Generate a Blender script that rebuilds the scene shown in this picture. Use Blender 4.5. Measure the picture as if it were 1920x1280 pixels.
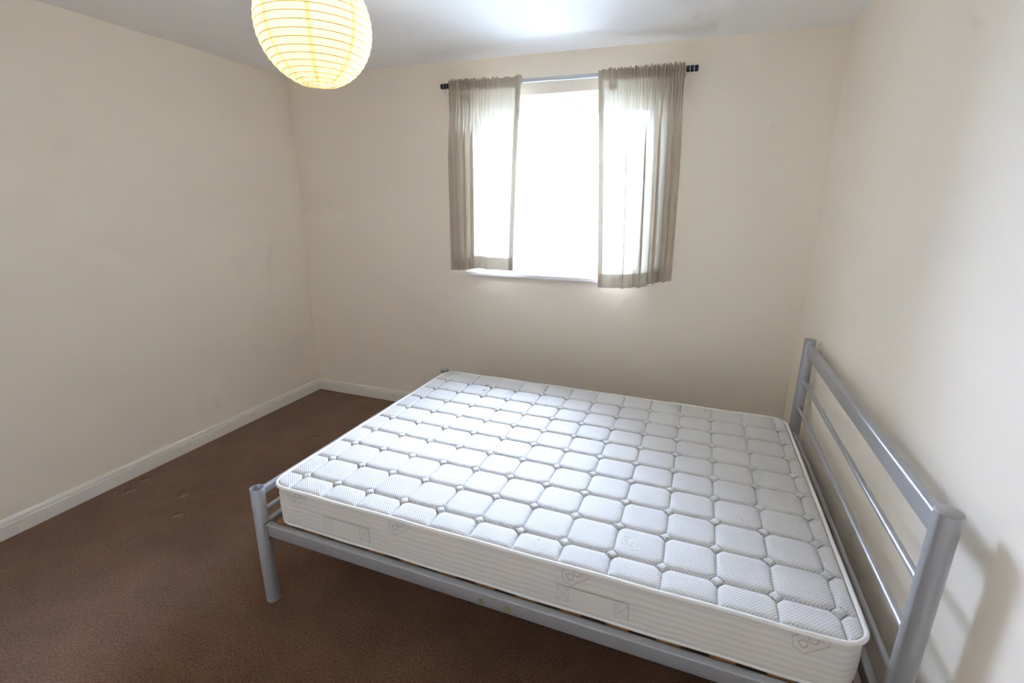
import bpy, bmesh, math, random
from mathutils import Vector, Matrix

random.seed(7)
scene = bpy.context.scene
col = scene.collection
for o in list(bpy.data.objects):
    bpy.data.objects.remove(o)

# ------------------------------------------------------------------ camera
CAM = (2.9324, -3.0941, 1.5452)
YAW, PITCH, ROLL, FPX = -20.3117, -15.738, 0.5456, 896.40
W, H = 3.556, 2.4334           # room width, ceiling height
FRONT = -3.45                  # wall behind the camera


def cam_axes(yaw, pitch, roll):
    a, b, c = (math.radians(v) for v in (yaw, pitch, roll))
    fw = Vector((math.sin(a) * math.cos(b), math.cos(a) * math.cos(b), math.sin(b)))
    r = Vector((math.cos(a), -math.sin(a), 0))
    u = r.cross(fw)
    return r * math.cos(c) + u * math.sin(c), -r * math.sin(c) + u * math.cos(c), fw


cd = bpy.data.cameras.new('camera')
cam = bpy.data.objects.new('camera', cd)
col.objects.link(cam)
r_, u_, f_ = cam_axes(YAW, PITCH, ROLL)
m = Matrix((r_, u_, -f_)).transposed().to_4x4()
m.translation = Vector(CAM)
cam.matrix_world = m
cd.sensor_fit = 'HORIZONTAL'
cd.sensor_width = 36
cd.lens = FPX / 1920 * 36
cd.clip_start = 0.02
scene.camera = cam

# ------------------------------------------------------------------ light
SKY = 70.0            # zenith; an overcast sky is a third as bright at the horizon
world = bpy.data.worlds.new('overcast_sky')
scene.world = world
world.use_nodes = True
bg = world.node_tree.nodes['Background']
bg.inputs[0].default_value = (0.74, 0.875, 1.22, 1)
wn = world.node_tree
w_tc = wn.nodes.new('ShaderNodeTexCoord')
w_sp = wn.nodes.new('ShaderNodeSeparateXYZ')
w_mr = wn.nodes.new('ShaderNodeMapRange')       # standard overcast sky: (1 + 2 sin elevation) / 3
w_mr.inputs['From Min'].default_value = 0
w_mr.inputs['From Max'].default_value = 1
w_mr.inputs['To Min'].default_value = SKY / 3
w_mr.inputs['To Max'].default_value = SKY
wn.links.new(w_tc.outputs['Generated'], w_sp.inputs[0])
wn.links.new(w_sp.outputs['Z'], w_mr.inputs['Value'])
wn.links.new(w_mr.outputs[0], bg.inputs[1])

WX0, WX1, WZ0, WZ1 = 1.47, 2.66, 1.10, 2.213   # window opening
ld = bpy.data.lights.new('window_daylight_portal', 'AREA')
ld.shape = 'RECTANGLE'
ld.size, ld.size_y = WX1 - WX0, WZ1 - WZ0
ld.cycles.is_portal = True
lp = bpy.data.objects.new('window_daylight_portal', ld)
lp.location = ((WX0 + WX1) / 2, 0.25, (WZ0 + WZ1) / 2)
lp.rotation_euler = (math.radians(-90), 0, 0)
col.objects.link(lp)

vs = scene.view_settings
vs.view_transform = 'Standard'
vs.look = 'None'
vs.gamma = 1
vs.use_curve_mapping = False
vs.exposure = 0.84
cy = scene.cycles
cy.use_denoising = True
cy.max_bounces = 12
cy.diffuse_bounces = 10
cy.transparent_max_bounces = 12
cy.use_adaptive_sampling = True
cy.adaptive_threshold = 0.16
cy.sample_clamp_indirect = 8


# ------------------------------------------------------------------ helpers
def link(name, me, mat=None, parent=None, smooth=False):
    o = bpy.data.objects.new(name, me)
    col.objects.link(o)
    if mat is not None and len(me.materials) == 0:
        me.materials.append(mat)
    if parent is not None:
        o.parent = parent
    if smooth:
        for p in me.polygons:
            p.use_smooth = True
    return o


def tag(o, label=None, cat=None, group=None, kind=None):
    if label:
        o['label'] = label
    if cat:
        o['category'] = cat
    if group:
        o['group'] = group
    if kind:
        o['kind'] = kind
    return o


def empty(name, loc=(0, 0, 0), rz=0, parent=None):
    o = bpy.data.objects.new(name, None)
    o.location = loc
    o.rotation_euler = (0, 0, rz)
    o.empty_display_size = 0.1
    col.objects.link(o)
    if parent:
        o.parent = parent
    return o


def me_from(bm, name='m'):
    me = bpy.data.meshes.new(name)
    bm.normal_update()
    bm.to_mesh(me)
    bm.free()
    return me


def add_box(bm, lo, hi, bevel=0, seg=2):
    lo, hi = Vector(lo), Vector(hi)
    ret = bmesh.ops.create_cube(bm, size=1)
    vs_ = ret['verts']
    c, s = (lo + hi) / 2, hi - lo
    for v in vs_:
        v.co = Vector((v.co.x * s.x, v.co.y * s.y, v.co.z * s.z)) + c
    if bevel:
        es = list({e for v in vs_ for e in v.link_edges})
        bmesh.ops.bevel(bm, geom=es, offset=bevel, segments=seg, affect='EDGES', profile=0.5)


def box(name, lo, hi, mat, parent=None, bevel=0, seg=2, smooth=False):
    bm = bmesh.new()
    add_box(bm, lo, hi, bevel, seg)
    return link(name, me_from(bm, name), mat, parent, smooth)


def add_tube(bm, pts, r, seg=20, cap=True, closed=False):
    pts = [Vector(p) for p in pts]
    n = len(pts)
    rings = []
    prev = None
    for i, p in enumerate(pts):
        if closed:
            d = pts[(i + 1) % n] - pts[i - 1]
        else:
            d = pts[min(i + 1, n - 1)] - pts[max(i - 1, 0)]
        d.normalize()
        if prev is None:
            ref = Vector((0, 0, 1)) if abs(d.z) < 0.9 else Vector((1, 0, 0))
            a = d.cross(ref).normalized()
        else:
            a = (prev - d * prev.dot(d)).normalized()
        prev = a
        b = d.cross(a)
        rr = r[i] if isinstance(r, (list, tuple)) else r
        rings.append([bm.verts.new(p + (a * math.cos(t) + b * math.sin(t)) * rr)
                      for t in (2 * math.pi * k / seg for k in range(seg))])
    for i in range(n if closed else n - 1):
        A, B = rings[i], rings[(i + 1) % n]
        for k in range(seg):
            bm.faces.new((A[k], A[(k + 1) % seg], B[(k + 1) % seg], B[k]))
    if cap and not closed:
        bm.faces.new(rings[0][::-1])
        bm.faces.new(rings[-1])


def auto_smooth(o, ang=40):
    me = o.data
    for p in me.polygons:
        p.use_smooth = True
    bm = bmesh.new()
    bm.from_mesh(me)
    lim = math.radians(ang)
    for e in bm.edges:
        if len(e.link_faces) == 2 and e.calc_face_angle(0) > lim:
            e.smooth = False
    bm.to_mesh(me)
    bm.free()
    return o


def tube(name, pts, r, mat, parent=None, seg=20, cap=True, closed=False):
    bm = bmesh.new()
    add_tube(bm, pts, r, seg, cap, closed)
    bmesh.ops.recalc_face_normals(bm, faces=bm.faces)
    return auto_smooth(link(name, me_from(bm, name), mat, parent))


def lathe(name, prof, mat, parent=None, seg=48, loc=(0, 0, 0)):
    """prof: list of (r,z)"""
    bm = bmesh.new()
    rings = []
    for r, z in prof:
        rings.append([bm.verts.new((r * math.cos(2 * math.pi * k / seg) + loc[0],
                                    r * math.sin(2 * math.pi * k / seg) + loc[1], z + loc[2])) for k in range(seg)])
    for A, B in zip(rings, rings[1:]):
        for k in range(seg):
            bm.faces.new((A[k], A[(k + 1) % seg], B[(k + 1) % seg], B[k]))
    bmesh.ops.remove_doubles(bm, verts=bm.verts, dist=1e-6)
    bmesh.ops.recalc_face_normals(bm, faces=bm.faces)
    return auto_smooth(link(name, me_from(bm, name), mat, parent))


# ------------------------------------------------------------------ materials
def mat_new(name):
    mt = bpy.data.materials.new(name)
    mt.use_nodes = True
    nt = mt.node_tree
    return mt, nt, nt.nodes['Principled BSDF']


def N(nt, t, **kw):
    n = nt.nodes.new(t)
    for k, v in kw.items():
        setattr(n, k, v)
    return n


def setin(n, **kw):
    for k, v in kw.items():
        n.inputs[k.replace('_', ' ')].default_value = v


def mapping_noise(nt, scale, detail=4, rough=0.6, coord='Object', stretch=(1, 1, 1)):
    tc = N(nt, 'ShaderNodeTexCoord')
    mp = N(nt, 'ShaderNodeMapping')
    mp.inputs['Scale'].default_value = stretch
    nt.links.new(tc.outputs[coord], mp.inputs[0])
    nz = N(nt, 'ShaderNodeTexNoise')
    nz.inputs['Scale'].default_value = scale
    nz.inputs['Detail'].default_value = detail
    nz.inputs['Roughness'].default_value = rough
    nt.links.new(mp.outputs[0], nz.inputs['Vector'])
    return nz


def ramp(nt, src, stops):
    r = N(nt, 'ShaderNodeValToRGB')
    el = r.color_ramp.elements
    while len(el) < len(stops):
        el.new(0.5)
    for e, (p, c) in zip(el, stops):
        e.position = p
        e.color = (*c, 1)
    nt.links.new(src, r.inputs[0])
    return r


def add_bump(nt, p, src, strength=0.2, dist=0.01):
    b = N(nt, 'ShaderNodeBump')
    b.inputs['Strength'].default_value = strength
    b.inputs['Distance'].default_value = dist
    nt.links.new(src, b.inputs['Height'])
    nt.links.new(b.outputs[0], p.inputs['Normal'])
    return b


def paint(name, c, var=0.02, rough=0.75, bump=0.08, scale=60, specks=()):
    mt, nt, p = mat_new(name)
    nz = mapping_noise(nt, 1.7, 1)
    d = [max(0, x - var) for x in c]
    rp = ramp(nt, nz.outputs['Fac'], [(0.3, d), (0.7, c)])
    last = rp.outputs[0]
    if specks:
        tc = N(nt, 'ShaderNodeTexCoord')
    for (pt, rad, amt) in specks:
        d = N(nt, 'ShaderNodeVectorMath', operation='DISTANCE')
        nt.links.new(tc.outputs['Object'], d.inputs[0])
        d.inputs[1].default_value = pt
        r2 = N(nt, 'ShaderNodeMapRange')
        setin(r2, From_Min=rad * 0.4, From_Max=rad, To_Min=amt, To_Max=0)
        nt.links.new(d.outputs['Value'], r2.inputs['Value'])
        mx = N(nt, 'ShaderNodeMix', data_type='RGBA')
        nt.links.new(r2.outputs[0], mx.inputs[0])
        nt.links.new(last, mx.inputs[6])
        mx.inputs[7].default_value = (0.30, 0.26, 0.22, 1)
        last = mx.outputs[2]
    nt.links.new(last, p.inputs['Base Color'])
    if bump:
        nz2 = mapping_noise(nt, scale, 2)
        add_bump(nt, p, nz2.outputs['Fac'], bump, 0.004)
    setin(p, Roughness=rough)
    p.inputs['Specular IOR Level'].default_value = 0.3
    return mt


# scuffs on the painted walls
SPECKS = [((2.54, 0, 0.68), 0.009, 0.35), ((1.04, 0, 1.13), 0.008, 0.3), ((3.27, 0, 1.97), 0.007, 0.3),
          ((2.70, 0, 1.085), 0.007, 0.35), ((0.72, 0, 1.0), 0.006, 0.4)]
M_WALL = paint('magnolia_emulsion', (0.905, 0.842, 0.735), 0.012, bump=0, specks=SPECKS)
M_WALL2 = paint('magnolia_emulsion_plain', (0.905, 0.842, 0.735), 0.012, bump=0)
M_CEIL = paint('white_ceiling_emulsion', (0.885, 0.88, 0.87), 0.01, bump=0)
M_TRIM = paint('cream_gloss_paint', (0.86, 0.835, 0.78), 0.01, rough=0.35, bump=0.02)
M_UPVC = paint('white_upvc', (0.88, 0.88, 0.88), 0.0, rough=0.25, bump=0.0)
M_SILL = paint('white_sill_gloss', (0.86, 0.86, 0.87), 0.01, rough=0.3, bump=0.01)


DENTS = [(0.43, -1.55, 0.035), (0.58, -1.70, 0.03), (0.12, -1.64, 0.03), (0.085, -1.53, 0.03), (0.62, -0.75, 0.03)]


def carpet():
    mt, nt, p = mat_new('brown_carpet_pile')
    big = mapping_noise(nt, 2.6, 5, 0.72)
    c1 = ramp(nt, big.outputs['Fac'], [(0.3, (0.120, 0.056, 0.027)), (0.72, (0.200, 0.104, 0.056))])
    fine = mapping_noise(nt, 130, 2, 0.8)
    c2 = ramp(nt, fine.outputs['Fac'], [(0.32, (0.45, 0.45, 0.45)), (0.68, (1.35, 1.35, 1.35))])
    mx = N(nt, 'ShaderNodeMix', data_type='RGBA', blend_type='MULTIPLY')
    mx.inputs[0].default_value = 1
    nt.links.new(c1.outputs[0], mx.inputs[6])
    nt.links.new(c2.outputs[0], mx.inputs[7])
    nt.links.new(mx.outputs[2], p.inputs['Base Color'])
    tc = N(nt, 'ShaderNodeTexCoord')
    wob = mapping_noise(nt, 18, 2)
    sc = N(nt, 'ShaderNodeVectorMath', operation='SCALE')
    sc.inputs['Scale'].default_value = 0.06
    nt.links.new(wob.outputs['Color'], sc.inputs[0])
    av = N(nt, 'ShaderNodeVectorMath', operation='ADD')
    nt.links.new(tc.outputs['Object'], av.inputs[0])
    nt.links.new(sc.outputs[0], av.inputs[1])
    hgt = fine.outputs['Fac']
    for (x, y, rad) in DENTS:                          # marks left by furniture feet
        d = N(nt, 'ShaderNodeVectorMath', operation='DISTANCE')
        nt.links.new(av.outputs[0], d.inputs[0])
        d.inputs[1].default_value = (x + 0.03, y + 0.03, 0.03)
        r2 = N(nt, 'ShaderNodeMapRange', interpolation_type='SMOOTHSTEP')
        setin(r2, From_Min=rad * 0.3, From_Max=rad, To_Min=-2.2, To_Max=0)
        nt.links.new(d.outputs['Value'], r2.inputs['Value'])
        sm = N(nt, 'ShaderNodeMath', operation='ADD')
        nt.links.new(hgt, sm.inputs[0])
        nt.links.new(r2.outputs[0], sm.inputs[1])
        hgt = sm.outputs[0]
    add_bump(nt, p, hgt, 0.8, 0.005)
    setin(p, Roughness=0.95)
    p.inputs['Specular IOR Level'].default_value = 0.1
    p.inputs['Sheen Weight'].default_value = 0.35
    p.inputs['Sheen Roughness'].default_value = 0.5
    p.inputs['Sheen Tint'].default_value = (0.9, 0.8, 0.72, 1)
    return mt


M_CARPET = carpet()


def metal(name, c, rough=0.4, metallic=0.55):
    mt, nt, p = mat_new(name)
    setin(p, Roughness=rough, Metallic=metallic)
    p.inputs['Base Color'].default_value = (*c, 1)
    return mt


M_STEEL = metal('silver_grey_powder_coat', (0.45, 0.46, 0.485), 0.33, 0.45)
M_CAP = metal('grey_plastic_cap', (0.33, 0.325, 0.31), 0.5, 0.0)
M_BRKT = metal('zinc_bracket', (0.40, 0.39, 0.37), 0.4, 0.6)
M_POLE = metal('satin_pole', (0.55, 0.58, 0.62), 0.35, 0.6)
M_BLACK = metal('black_finial', (0.012, 0.012, 0.016), 0.25, 0.0)
M_CHROME = metal('chrome_ring', (0.75, 0.76, 0.78), 0.15, 1.0)


def wood():
    mt, nt, p = mat_new('pine_slat')
    nz = mapping_noise(nt, 6, 5, stretch=(12, 1, 12))
    rp = ramp(nt, nz.outputs['Fac'], [(0.3, (0.27, 0.115, 0.038)), (0.7, (0.42, 0.20, 0.075))])
    nt.links.new(rp.outputs[0], p.inputs['Base Color'])
    setin(p, Roughness=0.6)
    return mt


M_WOOD = wood()


def residue():
    mt, nt, p = mat_new('yellowed_glue_residue')
    p.inputs['Base Color'].default_value = (0.27, 0.25, 0.13, 1)
    setin(p, Roughness=0.8)
    return mt


M_RESIDUE = residue()


def glass():
    mt, nt, p = mat_new('window_glass')
    out = nt.nodes['Material Output']
    tr = N(nt, 'ShaderNodeBsdfTransparent')
    tr.inputs[0].default_value = (0.97, 0.985, 0.98, 1)
    gl = N(nt, 'ShaderNodeBsdfGlossy')
    gl.inputs['Roughness'].default_value = 0.02
    fr = N(nt, 'ShaderNodeFresnel')
    fr.inputs[0].default_value = 1.45
    mx = N(nt, 'ShaderNodeMixShader')
    nt.links.new(fr.outputs[0], mx.inputs[0])
    nt.links.new(tr.outputs[0], mx.inputs[1])
    nt.links.new(gl.outputs[0], mx.inputs[2])
    nt.links.new(mx.outputs[0], out.inputs[0])
    return mt


M_GLASS = glass()


def curtain_mat():
    mt, nt, p = mat_new('taupe_voile')
    out = nt.nodes['Material Output']
    c = (0.60, 0.52, 0.43, 1)
    df = N(nt, 'ShaderNodeBsdfDiffuse')
    df.inputs[0].default_value = c
    tl = N(nt, 'ShaderNodeBsdfTranslucent')
    tl.inputs[0].default_value = (0.60, 0.59, 0.49, 1)
    m1 = N(nt, 'ShaderNodeMixShader')
    m1.inputs[0].default_value = 0.22
    nt.links.new(df.outputs[0], m1.inputs[1])
    nt.links.new(tl.outputs[0], m1.inputs[2])
    tr = N(nt, 'ShaderNodeBsdfTransparent')
    m2 = N(nt, 'ShaderNodeMixShader')
    m2.inputs[0].default_value = 0.025
    nt.links.new(m1.outputs[0], m2.inputs[1])
    nt.links.new(tr.outputs[0], m2.inputs[2])
    nt.links.new(m2.outputs[0], out.inputs[0])
    return mt


M_CURT = curtain_mat()


def paper_mat():
    mt, nt, p = mat_new('rice_paper')
    out = nt.nodes['Material Output']
    df = N(nt, 'ShaderNodeBsdfDiffuse')
    df.inputs[0].default_value = (0.86, 0.80, 0.64, 1)
    tl = N(nt, 'ShaderNodeBsdfTranslucent')
    tl.inputs[0].default_value = (0.97, 0.865, 0.58, 1)
    m1 = N(nt, 'ShaderNodeMixShader')
    m1.inputs[0].default_value = 0.55
    nt.links.new(df.outputs[0], m1.inputs[1])
    nt.links.new(tl.outputs[0], m1.inputs[2])
    nt.links.new(m1.outputs[0], out.inputs[0])
    return mt


M_PAPER = paper_mat()


def rib_mat():
    mt, nt, p = mat_new('bamboo_rib')
    p.inputs['Base Color'].default_value = (0.50, 0.33, 0.12, 1)
    setin(p, Roughness=0.6)
    return mt


M_RIB = rib_mat()
BULB = 48.0


def bulb_mat():
    mt, nt, p = mat_new('lit_bulb')
    p.inputs['Base Color'].default_value = (1, 0.9, 0.7, 1)
    p.inputs['Emission Color'].default_value = (1.0, 0.82, 0.52, 1)
    p.inputs['Emission Strength'].default_value = BULB
    return mt


M_BULB = bulb_mat()
M_PLASTIC = paint('white_plastic', (0.82, 0.82, 0.80), 0, rough=0.4, bump=0)


def fabric_top(root):
    """white knitted mattress ticking: raised honeycomb dots, a few stains"""
    mt, nt, p = mat_new('white_knit_ticking')
    tc = N(nt, 'ShaderNodeTexCoord')
    tc.object = root
    mp = N(nt, 'ShaderNodeMapping')
    mp.inputs['Rotation'].default_value = (0, 0, math.radians(45))
    nt.links.new(tc.outputs['Object'], mp.inputs[0])
    sp = N(nt, 'ShaderNodeSeparateXYZ')
    nt.links.new(mp.outputs[0], sp.inputs[0])
    sn = []
    for ax in ('X', 'Y'):
        mul = N(nt, 'ShaderNodeMath', operation='MULTIPLY')
        mul.inputs[1].default_value = 2 * math.pi / 0.0072
        nt.links.new(sp.outputs[ax], mul.inputs[0])
        s = N(nt, 'ShaderNodeMath', operation='SINE')
        nt.links.new(mul.outputs[0], s.inputs[0])
        sn.append(s)
    ad = N(nt, 'ShaderNodeMath', operation='ADD')
    nt.links.new(sn[0].outputs[0], ad.inputs[0])
    nt.links.new(sn[1].outputs[0], ad.inputs[1])
    mr = N(nt, 'ShaderNodeMapRange')
    mr.inputs['From Min'].default_value = -1.6
    mr.inputs['From Max'].default_value = -0.2
    nt.links.new(ad.outputs[0], mr.inputs['Value'])
    rp = ramp(nt, mr.outputs[0], [(0.0, (0.52, 0.47, 0.40)), (1.0, (0.69, 0.69, 0.685))])
    # stains: soft blots at fixed places on the mattress
    last = rp.outputs[0]
    for (x, y, rad, c, amt) in STAINS:
        d = N(nt, 'ShaderNodeVectorMath', operation='DISTANCE')
        nt.links.new(tc.outputs['Object'], d.inputs[0])
        d.inputs[1].default_value = (x, y, 0.545)
        r2 = N(nt, 'ShaderNodeMapRange')
        r2.inputs['From Min'].default_value = rad * 0.35
        r2.inputs['From Max'].default_value = rad
        r2.inputs['To Min'].default_value = amt
        r2.inputs['To Max'].default_value = 0
        nt.links.new(d.outputs['Value'], r2.inputs['Value'])
        mx = N(nt, 'ShaderNodeMix', data_type='RGBA', blend_type='MIX')
        nt.links.new(r2.outputs[0], mx.inputs[0])
        nt.links.new(last, mx.inputs[6])
        mx.inputs[7].default_value = (*c, 1)
        last = mx.outputs[2]
    nt.links.new(last, p.inputs['Base Color'])
    add_bump(nt, p, mr.outputs[0], 0.55, 0.0022)
    setin(p, Roughness=0.72)
    p.inputs['Specular IOR Level'].default_value = 0.35
    p.inputs['Sheen Weight'].default_value = 0.25
    return mt


def fabric_side():
    mt, nt, p = mat_new('ivory_border_ticking')
    nz = mapping_noise(nt, 900, 2)
    p.inputs['Base Color'].default_value = (0.74, 0.71, 0.66, 1)
    add_bump(nt, p, nz.outputs['Fac'], 0.25, 0.001)
    setin(p, Roughness=0.85)
    return mt


M_SIDE = fabric_side()
M_PIPE = paint('ivory_piping_tape', (0.82, 0.80, 0.76), 0.0, rough=0.7, bump=0.05, scale=700)
M_THREAD = paint('grey_woven_logo', (0.52, 0.49, 0.45), 0.0, rough=0.8, bump=0.0)
M_STITCH = paint('grey_stitching', (0.50, 0.48, 0.45), 0.0, rough=0.8, bump=0.0)

# ------------------------------------------------------------------ room
bm = bmesh.new()
add_box(bm, (-0.25, FRONT - 0.25, -0.2), (W + 0.25, 0.30, 0))
floor = tag(link('floor', me_from(bm), M_CARPET), 'brown carpeted bedroom floor', None, kind='structure')

# ceiling: very slightly out of level, as the photograph shows
bm = bmesh.new()
add_box(bm, (-0.25, FRONT - 0.25, H), (W + 0.25, 0.30, H + 0.2))
for v in bm.verts:
    v.co.z += 0.018 - 0.030 * (v.co.x / W) + 0.012 * v.co.y
ceiling = tag(link('ceiling', me_from(bm), M_CEIL), 'plain white painted ceiling', None, kind='structure')

TOP = H + 0.06
box_ = box('wall_left', (-0.25, FRONT - 0.25, -0.1), (0, 0.30, TOP), M_WALL2)
tag(box_, 'plain magnolia wall on the left', None, kind='structure')
box_ = box('wall_right', (W, FRONT - 0.25, -0.1), (W + 0.25, 0.30, TOP), M_WALL2)
tag(box_, 'plain magnolia wall behind the headboard', None, kind='structure')
box_ = box('wall_front', (0, FRONT - 0.25, -0.1), (W, FRONT, TOP), M_WALL2)
tag(box_, 'plain magnolia wall opposite the window', None, kind='structure')

bm = bmesh.new()
xs = [0, WX0, WX1, W]
zs = [-0.1, WZ0, WZ1, TOP]
Y0, Y1 = 0.0, 0.30
grid = {}
for i in range(4):
    for k in range(4):
        for j, y in enumerate((Y0, Y1)):
            grid[i, k, j] = bm.verts.new((xs[i], y, zs[k]))
for i in range(3):
    for k in range(3):
        if (i, k) == (1, 1):
            continue
        for j in (0, 1):
            bm.faces.new((grid[i, k, j], grid[i + 1, k, j], grid[i + 1, k + 1, j], grid[i, k + 1, j]))
for (a, b) in (((1, 1), (2, 1)), ((2, 1), (2, 2)), ((2, 2), (1, 2)), ((1, 2), (1, 1))):
    bm.faces.new((grid[a[0], a[1], 0], grid[b[0], b[1], 0], grid[b[0], b[1], 1], grid[a[0], a[1], 1]))
for (a, b) in (((0, 0), (3, 0)), ((3, 0), (3, 3)), ((3, 3), (0, 3)), ((0, 3), (0, 0))):
    pts = []
    for q in (a, b):
        pts.append(q)
    # outer rim
    def run(a, b):
        n = 3
        return [(a[0] + (b[0] - a[0]) * t // n, a[1] + (b[1] - a[1]) * t // n) for t in range(n + 1)]
    rr = run(a, b)
    for p_, q_ in zip(rr, rr[1:]):
        bm.faces.new((grid[p_[0], p_[1], 0], grid[q_[0], q_[1], 0], grid[q_[0], q_[1], 1], grid[p_[0], p_[1], 1]))
bmesh.ops.recalc_face_normals(bm, faces=bm.faces)
wb = tag(link('wall_back', me_from(bm), M_WALL), 'magnolia wall around the window', None, kind='structure')

# the ground outside, seen and lit through the window
gmat = paint('pale_paving', (0.26, 0.27, 0.24), 0.04, bump=0.0)
bm = bmesh.new()
add_box(bm, (-40, 0.6, -2.9), (44, 80, -2.7))
tag(link('outside_ground', me_from(bm), gmat), 'pale ground outside below the window', None, kind='structure')

# skirting boards (moulded profile: depth, height)
SK = [(0, 0), (0.0145, 0), (0.0145, 0.0655), (0.0128, 0.0672), (0.0085, 0.0680), (0.0085, 0.0720),
      (0.0115, 0.0740), (0.0100, 0.084), (0.0055, 0.0930), (0.0, 0.0955)]


def skirting(name, a, b, n, label):
    a, b, n = Vector(a), Vector(b), Vector(n)
    bm = bmesh.new()
    A = [bm.verts.new(a + n * d + Vector((0, 0, z))) for d, z in SK]
    B = [bm.verts.new(b + n * d + Vector((0, 0, z))) for d, z in SK]
    k = len(SK)
    for i in range(k):
        bm.faces.new((A[i], A[(i + 1) % k], B[(i + 1) % k], B[i]))
    bm.faces.new(A)
    bm.faces.new(B[::-1])
    bmesh.ops.recalc_face_normals(bm, faces=bm.faces)
    return tag(link(name, me_from(bm), M_TRIM), label, None, kind='structure')


skirting('baseboard_left', (0, FRONT, 0), (0, 0, 0), (1, 0, 0), 'cream skirting board along the left wall')
skirting('baseboard_back', (0.0145, 0, 0), (W - 0.0145, 0, 0), (0, -1, 0), 'cream skirting board under the window')
skirting('baseboard_right', (W, FRONT, 0), (W, 0, 0), (-1, 0, 0), 'cream skirting board behind the bed head')
skirting('baseboard_front', (0.0145, FRONT, 0), (W - 0.0145, FRONT, 0), (0, 1, 0), 'cream skirting board opposite the window')

# ------------------------------------------------------------------ window
win = tag(empty('window_1', ((WX0 + WX1) / 2, 0.15, WZ0)), 'white framed window in the back wall', None, kind='structure')
cx, cz = (WX0 + WX1) / 2, WZ0


def wbox(name, x0, x1, y0, y1, z0, z1, mat, parent, bevel=0.003):
    bm = bmesh.new()
    add_box(bm, (x0 - cx, y0 - 0.15, z0 - cz), (x1 - cx, y1 - 0.15, z1 - cz), bevel)
    return link(name, me_from(bm), mat, parent)


fy0, fy1 = 0.145, 0.21
FR = 0.045
fr = wbox('window_frame', WX0, WX1, fy0, fy1, WZ1 - 0.075, WZ1, M_UPVC, win)
wbox('frame_jamb', WX0, WX0 + FR, fy0, fy1, WZ0, WZ1 - 0.075, M_UPVC, fr)
wbox('frame_jamb', WX1 - FR, WX1, fy0, fy1, WZ0, WZ1 - 0.075, M_UPVC, fr)
wbox('frame_sill', WX0 + FR, WX1 - FR, fy0, fy1, WZ0, WZ0 + 0.05, M_UPVC, fr)
gz0, gz1 = WZ0 + 0.05, WZ1 - 0.0785
mull = 1.71
for i, (x0, x1) in enumerate(((WX0 + FR, mull - 0.012), (mull + 0.012, WX1 - FR))):
    sash = wbox('sash', x0, x1, fy0 - 0.006, fy1 - 0.012, gz1 - 0.014, gz1, M_UPVC, win, 0.002)
    wbox('sash_stile', x0, x0 + 0.014, fy0 - 0.006, fy1 - 0.012, gz0, gz1 - 0.014, M_UPVC, sash, 0.002)
    wbox('sash_stile', x1 - 0.014, x1, fy0 - 0.006, fy1 - 0.012, gz0, gz1 - 0.014, M_UPVC, sash, 0.002)
    wbox('sash_rail', x0 + 0.014, x1 - 0.014, fy0 - 0.006, fy1 - 0.012, gz0, gz0 + 0.014, M_UPVC, sash, 0.002)
    wbox('pane', x0 + 0.014, x1 - 0.014, 0.175, 0.179, gz0 + 0.014, gz1 - 0.014, M_GLASS, win, 0)
wbox('mullion', mull - 0.012, mull + 0.012, fy0, fy1, gz0, gz1, M_UPVC, win)
wbox('handle', mull + 0.014, mull + 0.026, 0.105, 0.139, 1.50, 1.61, M_UPVC, win, 0.004)
wbox('window_sill', WX0 - 0.03, WX1 + 0.07, -0.035, 0.0, WZ0 - 0.022, WZ0 + 0.006, M_SILL, win, 0.008)
wbox('window_sill', WX0, WX1, 0.0, 0.145, WZ0, WZ0 + 0.006, M_SILL, win, 0.001)

# ------------------------------------------------------------------ curtain pole
RX0, RX1, RZ0, RZ1, RY, RR = 1.378, 2.800, 2.281, 2.267, -0.075, 0.0115


def rodz(x):
    return RZ0 + (RZ1 - RZ0) * (x - RX0) / (RX1 - RX0)


pole = tag(empty('curtain_pole', (RX0, RY, RZ0)), 'slim grey metal curtain pole with black ribbed finials above the window', 'curtain pole')
P0 = Vector((RX0, RY, RZ0))
tube('rod', [(0, 0, 0), (RX1 - RX0, 0, RZ1 - RZ0)], RR, M_POLE, pole, 24)
for sx, xe in ((-1, 0.0), (1, RX1 - RX0)):
    ze = 0 if sx < 0 else RZ1 - RZ0
    fin = None
    for k in range(3):
        a = xe + sx * (0.001 + 0.0210 * k)
        b = a + sx * 0.0182
        f = tube('finial', [(a, 0, ze), (a + (b - a) * .15, 0, ze), (b - (b - a) * .15, 0, ze), (b, 0, ze)],
                 [0.0135, 0.0162, 0.0162, 0.0135], M_BLACK, pole, 24) if fin is None else \
            tube('finial_ring', [(a, 0, ze), (a + (b - a) * .15, 0, ze), (b - (b - a) * .15, 0, ze), (b, 0, ze)],
                 [0.0135, 0.0162, 0.0162, 0.0135], M_BLACK, fin, 24)
        if fin is None:
            fin = f
        tube('spacer_ring', [(b, 0, ze), (b + sx * 0.0030, 0, ze)], 0.0152, M_CHROME, fin, 24)
    bx_ = xe - sx * 0.020
    br = tube('wall_bracket', [(bx_, 0.0, ze - 0.012), (bx_, 0.066, ze - 0.012)], 0.006, M_POLE, pole, 16)
    tube('wall_plate', [(bx_, 0.066, ze - 0.012), (bx_, 0.0748, ze - 0.012)], 0.020, M_POLE, br, 24)


# ------------------------------------------------------------------ curtains
def smooth01(x):
    x = max(0.0, min(1.0, x))
    return x * x * (3 - 2 * x)


def interp(tbl, u):
    for (u0, v0), (u1, v1) in zip(tbl, tbl[1:]):
        if u <= u1:
            t = (u - u0) / (u1 - u0) if u1 > u0 else 0
            return v0 + (v1 - v0) * t
    return tbl[-1][1]


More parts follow.
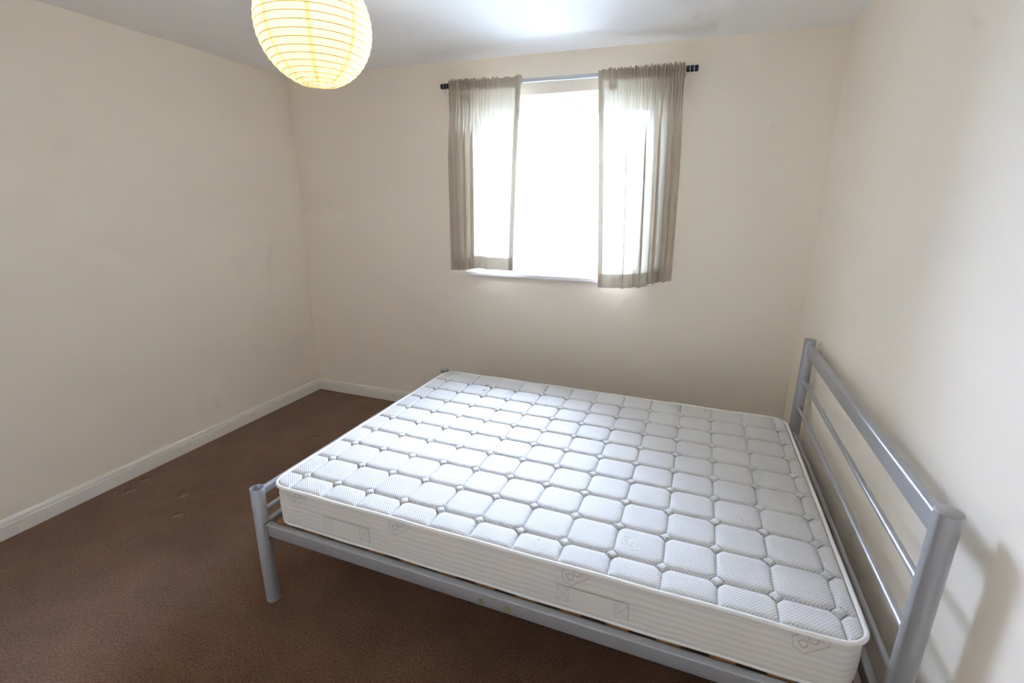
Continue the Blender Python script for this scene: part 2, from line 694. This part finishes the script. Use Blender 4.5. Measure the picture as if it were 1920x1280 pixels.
class Curtain:
    def __init__(self, side, xt, xb, folds, bottom, amp, gath):
        self.side, self.xt, self.xb, self.folds, self.bottom, self.amp = side, xt, xb, folds, bottom, amp
        rnd = random.Random(side)
        self.ph = [rnd.uniform(0, 6.28) for _ in range(8)]
        self.z_bot = bottom
        self.gath = gath

    def point(self, u, t, off=0.0):
        """u across 0..1, t: 0 top ruffle .. 1 hem"""
        xt, xb = interp(self.xt, u), interp(self.xb, u)
        zr = rodz(xt)
        a = interp(self.amp, u)
        gph = interp(self.gath, u) * 2 * math.pi
        ztop = zr + 0.023 + (0.004 + 0.004 * a) * math.sin(1.31 * gph + self.ph[0]) + 0.003 * math.sin(0.47 * gph + self.ph[1])
        zb = interp(self.z_bot, u)
        z = ztop + (zb - ztop) * t
        below = max(0.0, (zr - z) / (zr - zb))
        x = xt + (xb - xt) * (below ** 0.85)
        ph = interp(self.folds, u) * 2 * math.pi
        hdr = 1 - smooth01((below - 0.02) / 0.30)     # gathers fade below the pocket
        low = smooth01(below / 0.40)
        pinch = 1 - 0.55 * math.exp(-((z - (zr - 0.036)) / 0.012) ** 2)
        s1 = math.sin(gph + self.ph[1])
        g = hdr * pinch * (0.25 + 0.75 * a) * (0.0095 * s1 + 0.0035 * math.sin(2.3 * gph + self.ph[2]))
        sw = ph + self.ph[3] + 0.7 * math.sin(1.9 * below + self.ph[4])
        sv = math.sin(sw)
        lowf = a * (0.005 + 0.030 * low) * math.copysign(abs(sv) ** 0.75, sv)
        lowf += a * 0.007 * low * math.sin(2.27 * ph + self.ph[5] + below * 1.3)
        fl = 0.0025 * (1 - a) * math.sin(2.0 * ph + self.ph[6])
        x += a * 0.015 * low * math.sin(2 * sw + 0.6) + (0.3 + 0.7 * a) * 0.0028 * hdr * math.sin(2 * gph)
        y = RY - RR - 0.0125 + g + lowf * (1 - 0.8 * hdr) + fl - 0.016 * low * (0.5 + 0.5 * a)
        if z > zr - 0.045:
            y = min(y, RY - RR - 0.0030)
        y = min(y, -0.050)
        return Vector((x, y - off, z))


def sheet(name, cur, u0, u1, t0, t1, nu, nt_, mat, parent, off=0.0, base=Vector((0, 0, 0))):
    bm = bmesh.new()
    g = [[bm.verts.new(cur.point(u0 + (u1 - u0) * i / nu, t0 + (t1 - t0) * k / nt_, off) - base)
          for i in range(nu + 1)] for k in range(nt_ + 1)]
    for k in range(nt_):
        for i in range(nu):
            bm.faces.new((g[k][i], g[k][i + 1], g[k + 1][i + 1], g[k + 1][i]))
    return link(name, me_from(bm), mat, parent, smooth=True)


def pocket_back(cur, parent, base, nu=260):
    """cloth that returns behind the pole and makes the pocket"""
    bm = bmesh.new()
    rows = []
    for k, t in enumerate((0.0, 0.25, 0.5, 0.75, 1.0)):
        row = []
        for i in range(nu + 1):
            u = i / nu
            f0 = cur.point(u, 0.0)
            zb = rodz(f0.x) - 0.036
            z = f0.z + (zb - f0.z) * t
            tt = (f0.z - z) / (f0.z - interp(cur.z_bot, u))
            fr_ = cur.point(u, tt)
            gap = (2 * RR + 0.009) * math.sin(math.pi * min(1, max(0, t))) ** 0.6
            wob = 0.003 * interp(cur.amp, u) * math.sin(interp(cur.gath, u) * 2 * math.pi + 1.0)
            row.append(bm.verts.new(Vector((fr_.x, min(fr_.y + gap + wob + 0.0006, -0.046), z)) - base))
        rows.append(row)
    for A, B in zip(rows, rows[1:]):
        for i in range(nu):
            bm.faces.new((A[i], A[i + 1], B[i + 1], B[i]))
    return link('header_pocket', me_from(bm), M_CURT, parent, smooth=True)


def make_curtain(cur, label, inner):
    base = Vector((interp(cur.xt, 0.5), RY, 1.1))
    root = tag(empty('curtain', base), label, 'curtain', 'short voile curtains on the window pole')
    sheet('panel', cur, 0, 1, 0, 1, 420, 80, M_CURT, root, 0.0, base)
    pocket_back(cur, root, base)
    hu = 0.058
    a, b = (0, hu) if inner == 0 else (1 - hu, 1)
    for off in (-0.0014,):                              # turned hems: a second layer of cloth
        sheet('side_hem', cur, a, b, 0.03, 1, 10, 80, M_CURT, root, off, base)
        sheet('bottom_hem', cur, 0, 1, 0.93, 1, 420, 6, M_CURT, root, off - 0.0004, base)
    sheet('side_hem', cur, *((1 - 0.03, 1) if inner == 0 else (0, 0.03)), 0.03, 1, 8, 80, M_CURT, root, -0.0016, base)
    return root, base


# folds: cumulative number of pleats across the width
cl = Curtain(3,
             xt=[(0, 1.381), (0.5, 1.560), (0.62, 1.640), (1, 1.866)],
             xb=[(0, 1.392), (0.5, 1.560), (0.62, 1.625), (1, 1.828)],
             folds=[(0, 0), (0.5, 3.4), (0.62, 4.0), (1, 5.4)],
             bottom=[(0, 1.122), (0.25, 1.124), (0.5, 1.140), (0.8, 1.136), (1, 1.136)],
             amp=[(0, 0.9), (0.45, 1.0), (0.62, 0.55), (0.72, 0.22), (1, 0.10)],
             gath=[(0, 0), (0.62, 15), (0.75, 17), (1, 18.5)])
rootL, baseL = make_curtain(cl, 'taupe voile curtain on the left of the window, pulled flat towards the middle', 1)
cr = Curtain(11,
             xt=[(0, 2.328), (0.18, 2.420), (0.55, 2.610), (1, 2.797)],
             xb=[(0, 2.398), (0.18, 2.480), (0.55, 2.650), (1, 2.822)],
             folds=[(0, 0), (0.18, 0.6), (0.55, 2.3), (1, 4.8)],
             bottom=[(0, 1.062), (0.3, 1.066), (0.55, 1.080), (0.75, 1.112), (1, 1.128)],
             amp=[(0, 0.12), (0.14, 0.25), (0.25, 0.6), (0.5, 1.0), (1, 0.95)],
             gath=[(0, 0), (0.15, 1.5), (0.3, 4.5), (1, 24)])
rootR, baseR = make_curtain(cr, 'taupe voile curtain on the right of the window, hanging lower in loose pleats', 0)
p0 = cr.point(0.155, 0.075, -0.004) - baseR
ct = box('care_tag', p0 + Vector((-0.022, 0, -0.022)), p0 + Vector((0.022, 0.001, 0.022)), M_CURT, rootR)

# ------------------------------------------------------------------ paper lantern
LC, LR = Vector((1.63, -1.57, 2.136)), 0.19
lan = tag(empty('paper_lantern', (LC.x, LC.y, H)), 'lit round ribbed paper lantern hanging from the ceiling', 'ceiling lamp')
lz = LC.z - H
NR = 21                                   # rib turns
th0, th1 = math.radians(17), math.radians(163)
ths = [th0 + (th1 - th0) * k / NR for k in range(NR + 1)]


def shade_profile(extra=0.0):
    prof = []
    for k in range(NR):
        for q in range(5):
            if q == 4 and k < NR - 1:
                continue
            f = q / 4
            th = ths[k] + (ths[k + 1] - ths[k]) * f
            r = LR + 0.0028 * math.sin(math.pi * f) - 0.0012 + extra
            prof.append((r * math.sin(th), lz - r * math.cos(th)))
    return prof


shade = lathe('shade', shade_profile(), M_PAPER, lan, 96)
bm = bmesh.new()                           # overlapped paper seams, inside the shade
prof = shade_profile(-0.0009)
for s in range(8):
    ang = 2 * math.pi * s / 8 + 0.62
    prev = None
    for (r, z) in prof:
        hw = 0.006
        da = min(0.6, hw / max(r, 0.01))
        cur_ = [bm.verts.new((r * math.cos(ang + d), r * math.sin(ang + d), z)) for d in (-da, da)]
        if prev:
            bm.faces.new((prev[0], prev[1], cur_[1], cur_[0]))
        prev = cur_
link('paper_seam', me_from(bm), M_PAPER, shade, smooth=True)
for k in range(NR + 1):
    th = ths[k]
    rr = (LR - 0.0014) * math.sin(th)
    zz = lz - (LR - 0.0014) * math.cos(th)
    tube('rib', [(rr * math.cos(a), rr * math.sin(a), zz) for a in (2 * math.pi * i / 64 for i in range(64))],
         0.0013, M_RIB, shade, 6, closed=True)
# wire stretcher, bulb, holder, flex, ceiling rose
rb = LR * math.sin(th0)
zb = lz - LR * math.cos(th0)
tube('wire_frame', [(-rb, 0, zb), (-rb * .9, 0, zb + 0.02), (-0.03, 0.0, zb + 0.05), (-0.022, 0, lz + LR * math.cos(th0) - 0.03),
                    (-rb, 0, lz + LR * math.cos(th0))], 0.0012, M_RIB, lan, 8)
tube('wire_frame', [(rb, 0, zb), (rb * .9, 0, zb + 0.02), (0.03, 0.0, zb + 0.05), (0.022, 0, lz + LR * math.cos(th0) - 0.03),
                    (rb, 0, lz + LR * math.cos(th0))], 0.0012, M_RIB, lan, 8)
bpf = []
for k in range(15):
    t = k / 14
    th = math.pi * t
    r = 0.030 * math.sin(th) if t < 0.62 else 0.0135 + (0.030 * math.sin(math.pi * 0.62) - 0.0135) * (1 - (t - 0.62) / 0.38)
    zz = -0.030 * math.cos(th) if t < 0.62 else -0.030 * math.cos(math.pi * 0.62) + 0.045 * (t - 0.62) / 0.38
    bpf.append((max(r, 0.0003), lz + 0.005 + zz))
bulb = lathe('bulb', bpf, M_BULB, lan, 24)
lathe('lamp_holder', [(0.0003, lz + 0.125), (0.014, lz + 0.12), (0.018, lz + 0.105), (0.018, lz + 0.065), (0.0003, lz + 0.062)], M_PLASTIC, lan, 24)
tube('flex', [(0, 0, lz + 0.12), (0, 0, -0.02)], 0.0032, M_PLASTIC, lan, 12)
lathe('ceiling_rose', [(0.0003, -0.032), (0.012, -0.030), (0.030, -0.022), (0.038, -0.008), (0.038, 0.0), (0.0003, 0.0)], M_PLASTIC, lan, 32)

# ------------------------------------------------------------------ bed frame
HX, YF = 3.511, -0.5025
BR = math.radians(-0.7555)
bed = tag(empty('bed_frame', (HX, YF, 0), BR), 'silver grey metal double bed frame with barred headboard against the right wall', 'bed frame')
YN = -1.4598
FX = -2.0146
PR = 0.0255


def post(x, y, h, capped, name='post'):
    if capped:
        o = tube(name, [(x, y, 0), (x, y, h - 0.004)], PR, M_STEEL, bed, 36)
        lathe('post_cap', [(0.0003, h), (PR - 0.004, h), (PR - 0.001, h - 0.0015), (PR + 0.0005, h - 0.004), (PR - 0.001, h - 0.006), (0.0003, h - 0.006)],
              M_CAP, o, 36, (x, y, 0))
    else:
        o = lathe(name, [(0.0003, 0), (PR, 0), (PR, h - 0.001), (PR - 0.0006, h), (PR - 0.0022, h), (PR - 0.0026, h - 0.001),
                         (PR - 0.0026, h - 0.12), (0.0003, h - 0.12)], M_STEEL, bed, 36, (x, y, 0))
    lathe('floor_glide', [(0.0003, 0.0), (PR + 0.001, 0.0), (PR + 0.001, 0.006), (0.0003, 0.006)], M_CAP, o, 36, (x, y, 0))
    return o


hp_n = post(0, YN, 0.943, True, 'head_post')
hp_f = post(0, 0, 0.943, True, 'head_post')
fp_n = post(FX, YN, 0.512, False, 'foot_post')
fp_f = post(FX, 0, 0.519, True, 'foot_post')


def bar(name, x, z0, z1, d, bevel=0.007):
    o = box(name, (x - d / 2, YN + PR * 0.6, z0), (x + d / 2, -PR * 0.6, z1), M_STEEL, bed, bevel, 4)
    return auto_smooth(o, 30)


bar('headboard_top_rail', 0, 0.864, 0.921, 0.026, 0.0085)
for z in (0.735, 0.594, 0.460):
    t = tube('headboard_bar', [(0, YN + PR * 0.6, z), (0, -PR * 0.6, z)], 0.0092, M_STEEL, bed, 20)
    for ye, s in ((YN + PR, 1), (-PR, -1)):
        tube('weld_ring', [(0, ye - s * 0.003, z), (0, ye + s * 0.0022, z)], 0.0108, M_STEEL, t, 20)
bar('footboard_top_rail', FX, 0.472, 0.503, 0.022, 0.006)
tube('footboard_bar', [(FX, YN + PR * 0.6, 0.405), (FX, -PR * 0.6, 0.405)], 0.0105, M_STEEL, bed, 20)
bar('foot_cross_rail', FX, 0.313, 0.358, 0.025, 0.004)
bar('head_cross_rail', 0, 0.313, 0.358, 0.025, 0.004)
RT, RB = 0.3675, 0.3165
for y in (YN, 0.0):
    o = box('side_rail', (FX + PR + 0.006, y - 0.0135, RB), (-PR - 0.006, y + 0.0135, RT), M_STEEL, bed, 0.004, 3)
    auto_smooth(o, 30)
    s = 1 if y == 0 else -1
    for xe, d in ((FX + PR, 1), (-PR, -1)):
        # hooked fixing plate between post and rail, with bolt
        bm = bmesh.new()
        add_box(bm, (xe - 0.004, y - 0.016, RB - 0.03), (xe + 0.003, y + 0.016, RT + 0.004), 0.0015)
        add_box(bm, (xe - 0.002 + d * 0.003, y + s * 0.0135, RB - 0.028), (xe + d * 0.020, y + s * 0.0165, RT - 0.002), 0.001)
        pl = link('rail_bracket', me_from(bm), M_BRKT, bed)
        tube('bolt', [(xe + d * 0.008, y + s * 0.0165, RB - 0.016), (xe + d * 0.008, y + s * 0.021, RB - 0.016)], 0.0055, M_BRKT, pl, 6)
box('centre_rail', (FX + 0.013, YN / 2 - 0.015, 0.318), (-0.013, YN / 2 + 0.015, 0.350), M_STEEL, bed, 0.003)
ns = 14
sl0 = None
for k in range(ns):
    x = FX + 0.085 + (abs(FX) - 0.17) * k / (ns - 1)
    if sl0 is None:
        bm = bmesh.new()
        add_box(bm, (-0.033, YN + 0.016, -0.008), (0.033, -0.016, 0.008), 0.003)
        sl0 = me_from(bm, 'slat')
    o = link('slat', sl0, M_WOOD, bed)
    o.location = (x, 0, 0.3615)
for (x, s) in ((-1.075, 0.012), (-0.985, 0.014)):   # glue left by stickers on the near rail
    bm = bmesh.new()
    n = 14
    rn = random.Random(int(-x * 1000))
    ring = [(x + s * (0.75 + 0.5 * rn.random()) * math.cos(2 * math.pi * i / n),
             0.336 + s * 0.95 * (0.7 + 0.5 * rn.random()) * math.sin(2 * math.pi * i / n)) for i in range(n)]
    A = [bm.verts.new((a, YN - 0.0137, b)) for a, b in ring]
    B = [bm.verts.new((a, YN - 0.0142, b)) for a, b in ring]
    bm.faces.new(B)
    for i in range(n):
        bm.faces.new((A[i], A[(i + 1) % n], B[(i + 1) % n], B[i]))
    bmesh.ops.recalc_face_normals(bm, faces=bm.faces)
    link('sticker_residue', me_from(bm), M_RESIDUE, bed)

# ------------------------------------------------------------------ mattress
ML, MW = 1.90, 1.387
MB, MT = 0.3716, 0.531           # underside, seam plane of the top
MX, MY = 1.5433 + ML / 2, -1.940 + MW / 2
MR = math.radians(-0.6418)
mat_root = tag(empty('mattress', (MX, MY, 0), MR), 'white quilted double mattress lying on the metal bed frame', 'mattress')
hl, hw_ = ML / 2, MW / 2
CR = 0.070


def rrect(off=0.0, nc=14, nl=90, nw=64, r=CR):
    pts = []
    L, Wd = hl + off, hw_ + off
    r = r + off
    def side(a, b, n):
        for i in range(n):
            pts.append((a[0] + (b[0] - a[0]) * i / n, a[1] + (b[1] - a[1]) * i / n))
    def arc(c, a0, n):
        for i in range(n):
            t = a0 + math.pi / 2 * i / n
            pts.append((c[0] + r * math.cos(t), c[1] + r * math.sin(t)))
    side((-L + r, -Wd), (L - r, -Wd), nl)
    arc((L - r, -Wd + r), -math.pi / 2, nc)
    side((L, -Wd + r), (L, Wd - r), nw)
    arc((L - r, Wd - r), 0, nc)
    side((L - r, Wd), (-L + r, Wd), nl)
    arc((-L + r, Wd - r), math.pi / 2, nc)
    side((-L, Wd - r), (-L, -Wd + r), nw)
    arc((-L + r, -Wd + r), math.pi, nc)
    return pts


def border_off(z):
    t = (z - MB) / (MT - MB)
    bulge = 0.004 * math.sin(math.pi * t)
    turn = -0.009 * max(0.0, (0.16 - t) / 0.16) ** 2
    return bulge + turn - 0.004


def rip(s, z):
    """quilting ripples of the border, slightly wavy"""
    t = (z - MB) / (MT - MB)
    e = smooth01(t / 0.1) * smooth01((1 - t) / 0.1)
    return 0.0007 * e * math.sin(2 * math.pi * (t * 8.0 + 0.10 * math.sin(s * 2 * math.pi / 0.11)))


bm = bmesh.new()
nz = 52
rings = []
base_pts = rrect()
per = [0.0]
for a, b in zip(base_pts, base_pts[1:]):
    per.append(per[-1] + math.hypot(b[0] - a[0], b[1] - a[1]))
for k in range(nz + 1):
    z = MB + (MT - MB) * k / nz
    pr = rrect(border_off(z))
    ring = []
    for i, (x, y) in enumerate(pr):
        x0, y0 = base_pts[i]
        j = (i + 1) % len(pr)
        tx, ty = base_pts[j][0] - base_pts[i - 1][0], base_pts[j][1] - base_pts[i - 1][1]
        l = math.hypot(tx, ty)
        nx, ny = ty / l, -tx / l
        d = rip(per[i], z)
        ring.append(bm.verts.new((x + nx * d, y + ny * d, z)))
    rings.append(ring)
n = len(base_pts)
for A, B in zip(rings, rings[1:]):
    for i in range(n):
        bm.faces.new((A[i], A[(i + 1) % n], B[(i + 1) % n], B[i]))
bm.faces.new(rings[0][::-1])
link('side_border', me_from(bm), M_SIDE, mat_root, smooth=True)


def piping(z, off, r, name):
    return tube(name, [(x, y, z + 0.0012 * math.sin(i * 0.35)) for i, (x, y) in enumerate(rrect(off))], r, M_PIPE, mat_root, 12, closed=True)


piping(0.5345, 0.001, 0.0068, 'top_piping')
piping(MB + 0.0062, -0.009, 0.006, 'bottom_piping')

# stains in mattress coordinates
def mloc(fx, fy):
    return fx - hl, fy - hw_


STAINS = []
for fx, fy, rad, c, amt in ((0.340, 1.242, 0.016, (0.16, 0.19, 0.30), 0.85), (0.358, 1.165, 0.015, (0.16, 0.19, 0.30), 0.85),
                            (0.262, 1.20, 0.055, (0.46, 0.52, 0.66), 0.45), (0.808, 0.407, 0.022, (0.50, 0.33, 0.22), 0.6),
                            (0.082, 0.332, 0.007, (0.10, 0.10, 0.14), 0.8), (1.038, 0.072, 0.007, (0.3, 0.26, 0.2), 0.7),
                            (1.72, 0.42, 0.03, (0.60, 0.54, 0.44), 0.4), (0.95, 0.36, 0.03, (0.62, 0.56, 0.48), 0.3),
                            (1.53, 1.337, 0.012, (0.25, 0.24, 0.23), 0.6)):
    x, y = mloc(fx, fy)
    STAINS.append((x, y, rad, c, amt))
M_TOP = fabric_top(mat_root)

# top panel: the backing of the quilt, then its tufts
bm = bmesh.new()
pr = rrect(-0.004)
bm.faces.new([bm.verts.new((x, y, MT - 0.001)) for x, y in pr])
top = link('quilted_top', me_from(bm), M_TOP, mat_root)

PX, PY = 0.1468, 0.1420
xb_ = [0.0] + [0.088 + PX * k for k in range(13)] + [ML]
yb_ = [0.0] + [0.099 + PY * k for k in range(9)] + [MW]
CH = 0.0195
TH = 0.0115


def clamp_rr(x, y, inset=0.005):
    L, Wd, r = hl - inset, hw_ - inset, CR - inset
    x = max(-L, min(L, x))
    y = max(-Wd, min(Wd, y))
    ax, ay = abs(x), abs(y)
    if ax > L - r and ay > Wd - r:
        dx, dy = ax - (L - r), ay - (Wd - r)
        d = math.hypot(dx, dy)
        if d > r:
            ax, ay = (L - r) + dx / d * r, (Wd - r) + dy / d * r
            x, y = math.copysign(ax, x), math.copysign(ay, y)
    return x, y


def tuft_mesh(wx, wy, cc, centre=None, n=16):
    """puffed quilt cell; cc: chamfer flags (-x-y, +x-y, +x+y, -x+y)"""
    a, b = wx / 2 - 0.0006, wy / 2 - 0.0006
    bm = bmesh.new()
    g = []
    for j in range(n + 1):
        row = []
        for i in range(n + 1):
            s = math.sin(math.pi / 2 * (2 * i / n - 1))
            t = math.sin(math.pi / 2 * (2 * j / n - 1))
            x, y = s * a, t * b
            q = {(-1, -1): 0, (1, -1): 1, (1, 1): 2, (-1, 1): 3}[(1 if x > 0 else -1, 1 if y > 0 else -1)]
            ex, ey = a - abs(x), b - abs(y)
            e = min(ex, ey)
            if cc[q]:
                ce = (ex + ey - CH) / 1.4142
                if ce < 0:
                    k = -ce / 1.4142
                    x -= math.copysign(k, x)
                    y -= math.copysign(k, y)
                    ce = 0
                e = min(e, ce * 1.7)
            w = min(0.0175, 0.8 * min(a, b))
            f = min(1.0, max(0.0, e) / w)
            h = TH * (1 - (1 - f) ** 2.2) ** 0.55
            h += 0.0012 * (1 - (x / a) ** 2) * (1 - (y / b) ** 2) - 0.0009
            if centre:
                X, Y = clamp_rr(x + centre[0], y + centre[1])
                x, y = X - centre[0], Y - centre[1]
            row.append(bm.verts.new((x, y, h)))
        g.append(row)
    for j in range(n):
        for i in range(n):
            bm.faces.new((g[j][i], g[j][i + 1], g[j + 1][i + 1], g[j + 1][i]))
    me = me_from(bm, 'quilt_tuft')
    for p in me.polygons:
        p.use_smooth = True
    return me


cache = {}
ncx, ncy = len(xb_) - 1, len(yb_) - 1
for j in range(ncy):
    for i in range(ncx):
        x0, x1, y0, y1 = xb_[i], xb_[i + 1], yb_[j], yb_[j + 1]
        inset = 0.005
        if i == 0: x0 += inset
        if i == ncx - 1: x1 -= inset
        if j == 0: y0 += inset
        if j == ncy - 1: y1 -= inset
        cc = (i > 0 and j > 0, i < ncx - 1 and j > 0, i < ncx - 1 and j < ncy - 1, i > 0 and j < ncy - 1)
        c = ((x0 + x1) / 2 - hl, (y0 + y1) / 2 - hw_)
        corner = i in (0, ncx - 1) and j in (0, ncy - 1)
        key = (round(x1 - x0, 4), round(y1 - y0, 4), cc, (i, j) if corner else None)
        if key not in cache:
            cache[key] = tuft_mesh(x1 - x0, y1 - y0, cc, c if corner else None)
        o = link('quilt_tuft', cache[key], M_TOP, top)
        o.location = (c[0], c[1], MT - 0.0005)

# little puffs where four tufts meet
bm = bmesh.new()
n = 8
g = []
for j in range(n + 1):
    row = []
    for i in range(n + 1):
        s, t = math.sin(math.pi / 2 * (2 * i / n - 1)), math.sin(math.pi / 2 * (2 * j / n - 1))
        a = CH * 0.69
        x, y = s * a, t * a
        e = min(a - abs(x), a - abs(y))
        h = 0.0118 * (1 - (1 - min(1, e / (a * 0.45))) ** 2.2) ** 0.5
        row.append(bm.verts.new(((x - y) * 0.7071, (x + y) * 0.7071, h)))
    g.append(row)
for j in range(n):
    for i in range(n):
        bm.faces.new((g[j][i], g[j][i + 1], g[j + 1][i + 1], g[j + 1][i]))
dm = me_from(bm, 'quilt_diamond')
for p in dm.polygons:
    p.use_smooth = True
for j in range(1, ncy):
    for i in range(1, ncx):
        o = link('quilt_diamond', dm, M_TOP, top)
        o.location = (xb_[i] - hl, yb_[j] - hw_, MT - 0.0005)


# woven emblems and handles on the near border
def text_mesh(s, size, depth):
    cu = bpy.data.curves.new('t', 'FONT')
    cu.body = s
    cu.size = size
    cu.extrude = depth
    cu.offset = -0.0004
    ob = bpy.data.objects.new('t', cu)
    col.objects.link(ob)
    dg = bpy.context.evaluated_depsgraph_get()
    me = bpy.data.meshes.new_from_object(ob.evaluated_get(dg))
    bpy.data.objects.remove(ob)
    bpy.data.curves.remove(cu)
    me.materials.clear()
    return me


def strip2d(bm, pts, w, depth, closed=True):
    """flat ribbon outline in the xy plane"""
    n = len(pts)
    V = []
    for i in range(n):
        p = Vector(pts[i]).to_2d()
        a = Vector(pts[i - 1]).to_2d() if (closed or i > 0) else p
        b = Vector(pts[(i + 1) % n]).to_2d() if (closed or i < n - 1) else p
        d = (b - a).normalized()
        nn = Vector((-d.y, d.x)) * w / 2
        V.append([bm.verts.new((p.x + nn.x, p.y + nn.y, depth)), bm.verts.new((p.x - nn.x, p.y - nn.y, depth)),
                  bm.verts.new((p.x + nn.x, p.y + nn.y, -depth)), bm.verts.new((p.x - nn.x, p.y - nn.y, -depth))])
    for i in range(n if closed else n - 1):
        A, B = V[i], V[(i + 1) % n]
        bm.faces.new((A[0], A[1], B[1], B[0]))
        bm.faces.new((A[0], B[0], B[2], A[2]))
        bm.faces.new((A[1], A[3], B[3], B[1]))


def emblem_mesh(letters, ang, size):
    bm = bmesh.new()
    bm.from_mesh(text_mesh(letters, size, 0.0005))
    bmesh.ops.translate(bm, verts=bm.verts, vec=(-size * 0.62, -size * 0.35, 0))
    hexp = []
    a, b = size * 1.55, size * 0.78
    for (x, y) in ((-a * 0.62, -b), (a * 0.62, -b), (a * 0.92, 0), (a * 0.62, b), (-a * 0.62, b), (-a * 0.92, 0)):
        hexp.append((x + size * 0.35, y, 0))
    strip2d(bm, hexp, 0.0016, 0.0005)
    bmesh.ops.rotate(bm, verts=bm.verts, cent=(0, 0, 0), matrix=Matrix.Rotation(math.radians(ang), 3, 'Z'))
    return bm


def on_near_side(bm, fx, z, out=0.0):
    """xy sheet -> near (y-) side of the mattress; follows the border's curve"""
    for v in bm.verts:
        X, Z, D = v.co.x + fx - hl, v.co.y + z, v.co.z
        zz = min(max(Z, MB), MT)
        yb2 = -hw_ - border_off(zz) - 0.0013 - out
        v.co = Vector((X, yb2 - D, Z))


for fx, z in ((0.118, 0.505), (0.560, 0.508), (1.165, 0.507), (1.765, 0.505)):
    bm = emblem_mesh('DOR', 38, 0.033)
    on_near_side(bm, fx, z)
    bmesh.ops.bisect_plane(bm, geom=list(bm.verts) + list(bm.edges) + list(bm.faces), plane_co=(0, 0, 0.529),
                           plane_no=(0, 0, 1), clear_outer=True)
    o = link('woven_emblem', me_from(bm), M_THREAD, mat_root)
    o['label'] = 'grey woven maker emblem cut by the piping'

for fx, fy in ((1.303, 0.170), (1.636, 0.452), (1.636, 0.880)):   # the emblem again, woven white on white
    bm = emblem_mesh('DOR', -42, 0.024)
    for v in bm.verts:
        v.co = Vector((v.co.x + fx - hl, v.co.y + fy - hw_, v.co.z + MT + TH - 0.0001))
    o = link('woven_emblem', me_from(bm), M_PIPE, top)
    o['label'] = 'white woven maker emblem on a quilt tuft'

for fx, Lh in ((0.345, 0.20), (1.225, 0.215)):
    # stitched strap handle: flat band with boxed crosses at both ends
    bm = bmesh.new()
    ch = 0.030
    add_box(bm, (-Lh / 2, -ch, -0.0005), (Lh / 2, ch, 0.0012), 0.0005, 1)
    bmesh.ops.subdivide_edges(bm, edges=bm.edges, cuts=5, use_grid_fill=True)
    on_near_side(bm, fx, 0.437)
    hd = link('strap_handle', me_from(bm), M_SIDE, mat_root)
    bm = bmesh.new()
    for sx in (-1, 1):
        c = sx * (Lh / 2 - 0.022)
        strip2d(bm, [(c - 0.018, -ch + 0.006, 0), (c + 0.018, -ch + 0.006, 0), (c + 0.018, ch - 0.006, 0), (c - 0.018, ch - 0.006, 0)], 0.0014, 0.0004)
        strip2d(bm, [(c - 0.018, -ch + 0.006, 0), (c + 0.018, ch - 0.006, 0)], 0.0012, 0.0004, False)
        strip2d(bm, [(c - 0.018, ch - 0.006, 0), (c + 0.018, -ch + 0.006, 0)], 0.0012, 0.0004, False)
    strip2d(bm, [(-Lh / 2, ch, 0), (Lh / 2, ch, 0)], 0.0020, 0.0004, False)
    strip2d(bm, [(Lh / 2, -ch, 0), (Lh / 2, ch, 0)], 0.0026, 0.0004, False)
    on_near_side(bm, fx, 0.437, 0.0014)
    link('stitching', me_from(bm), M_STITCH, hd)
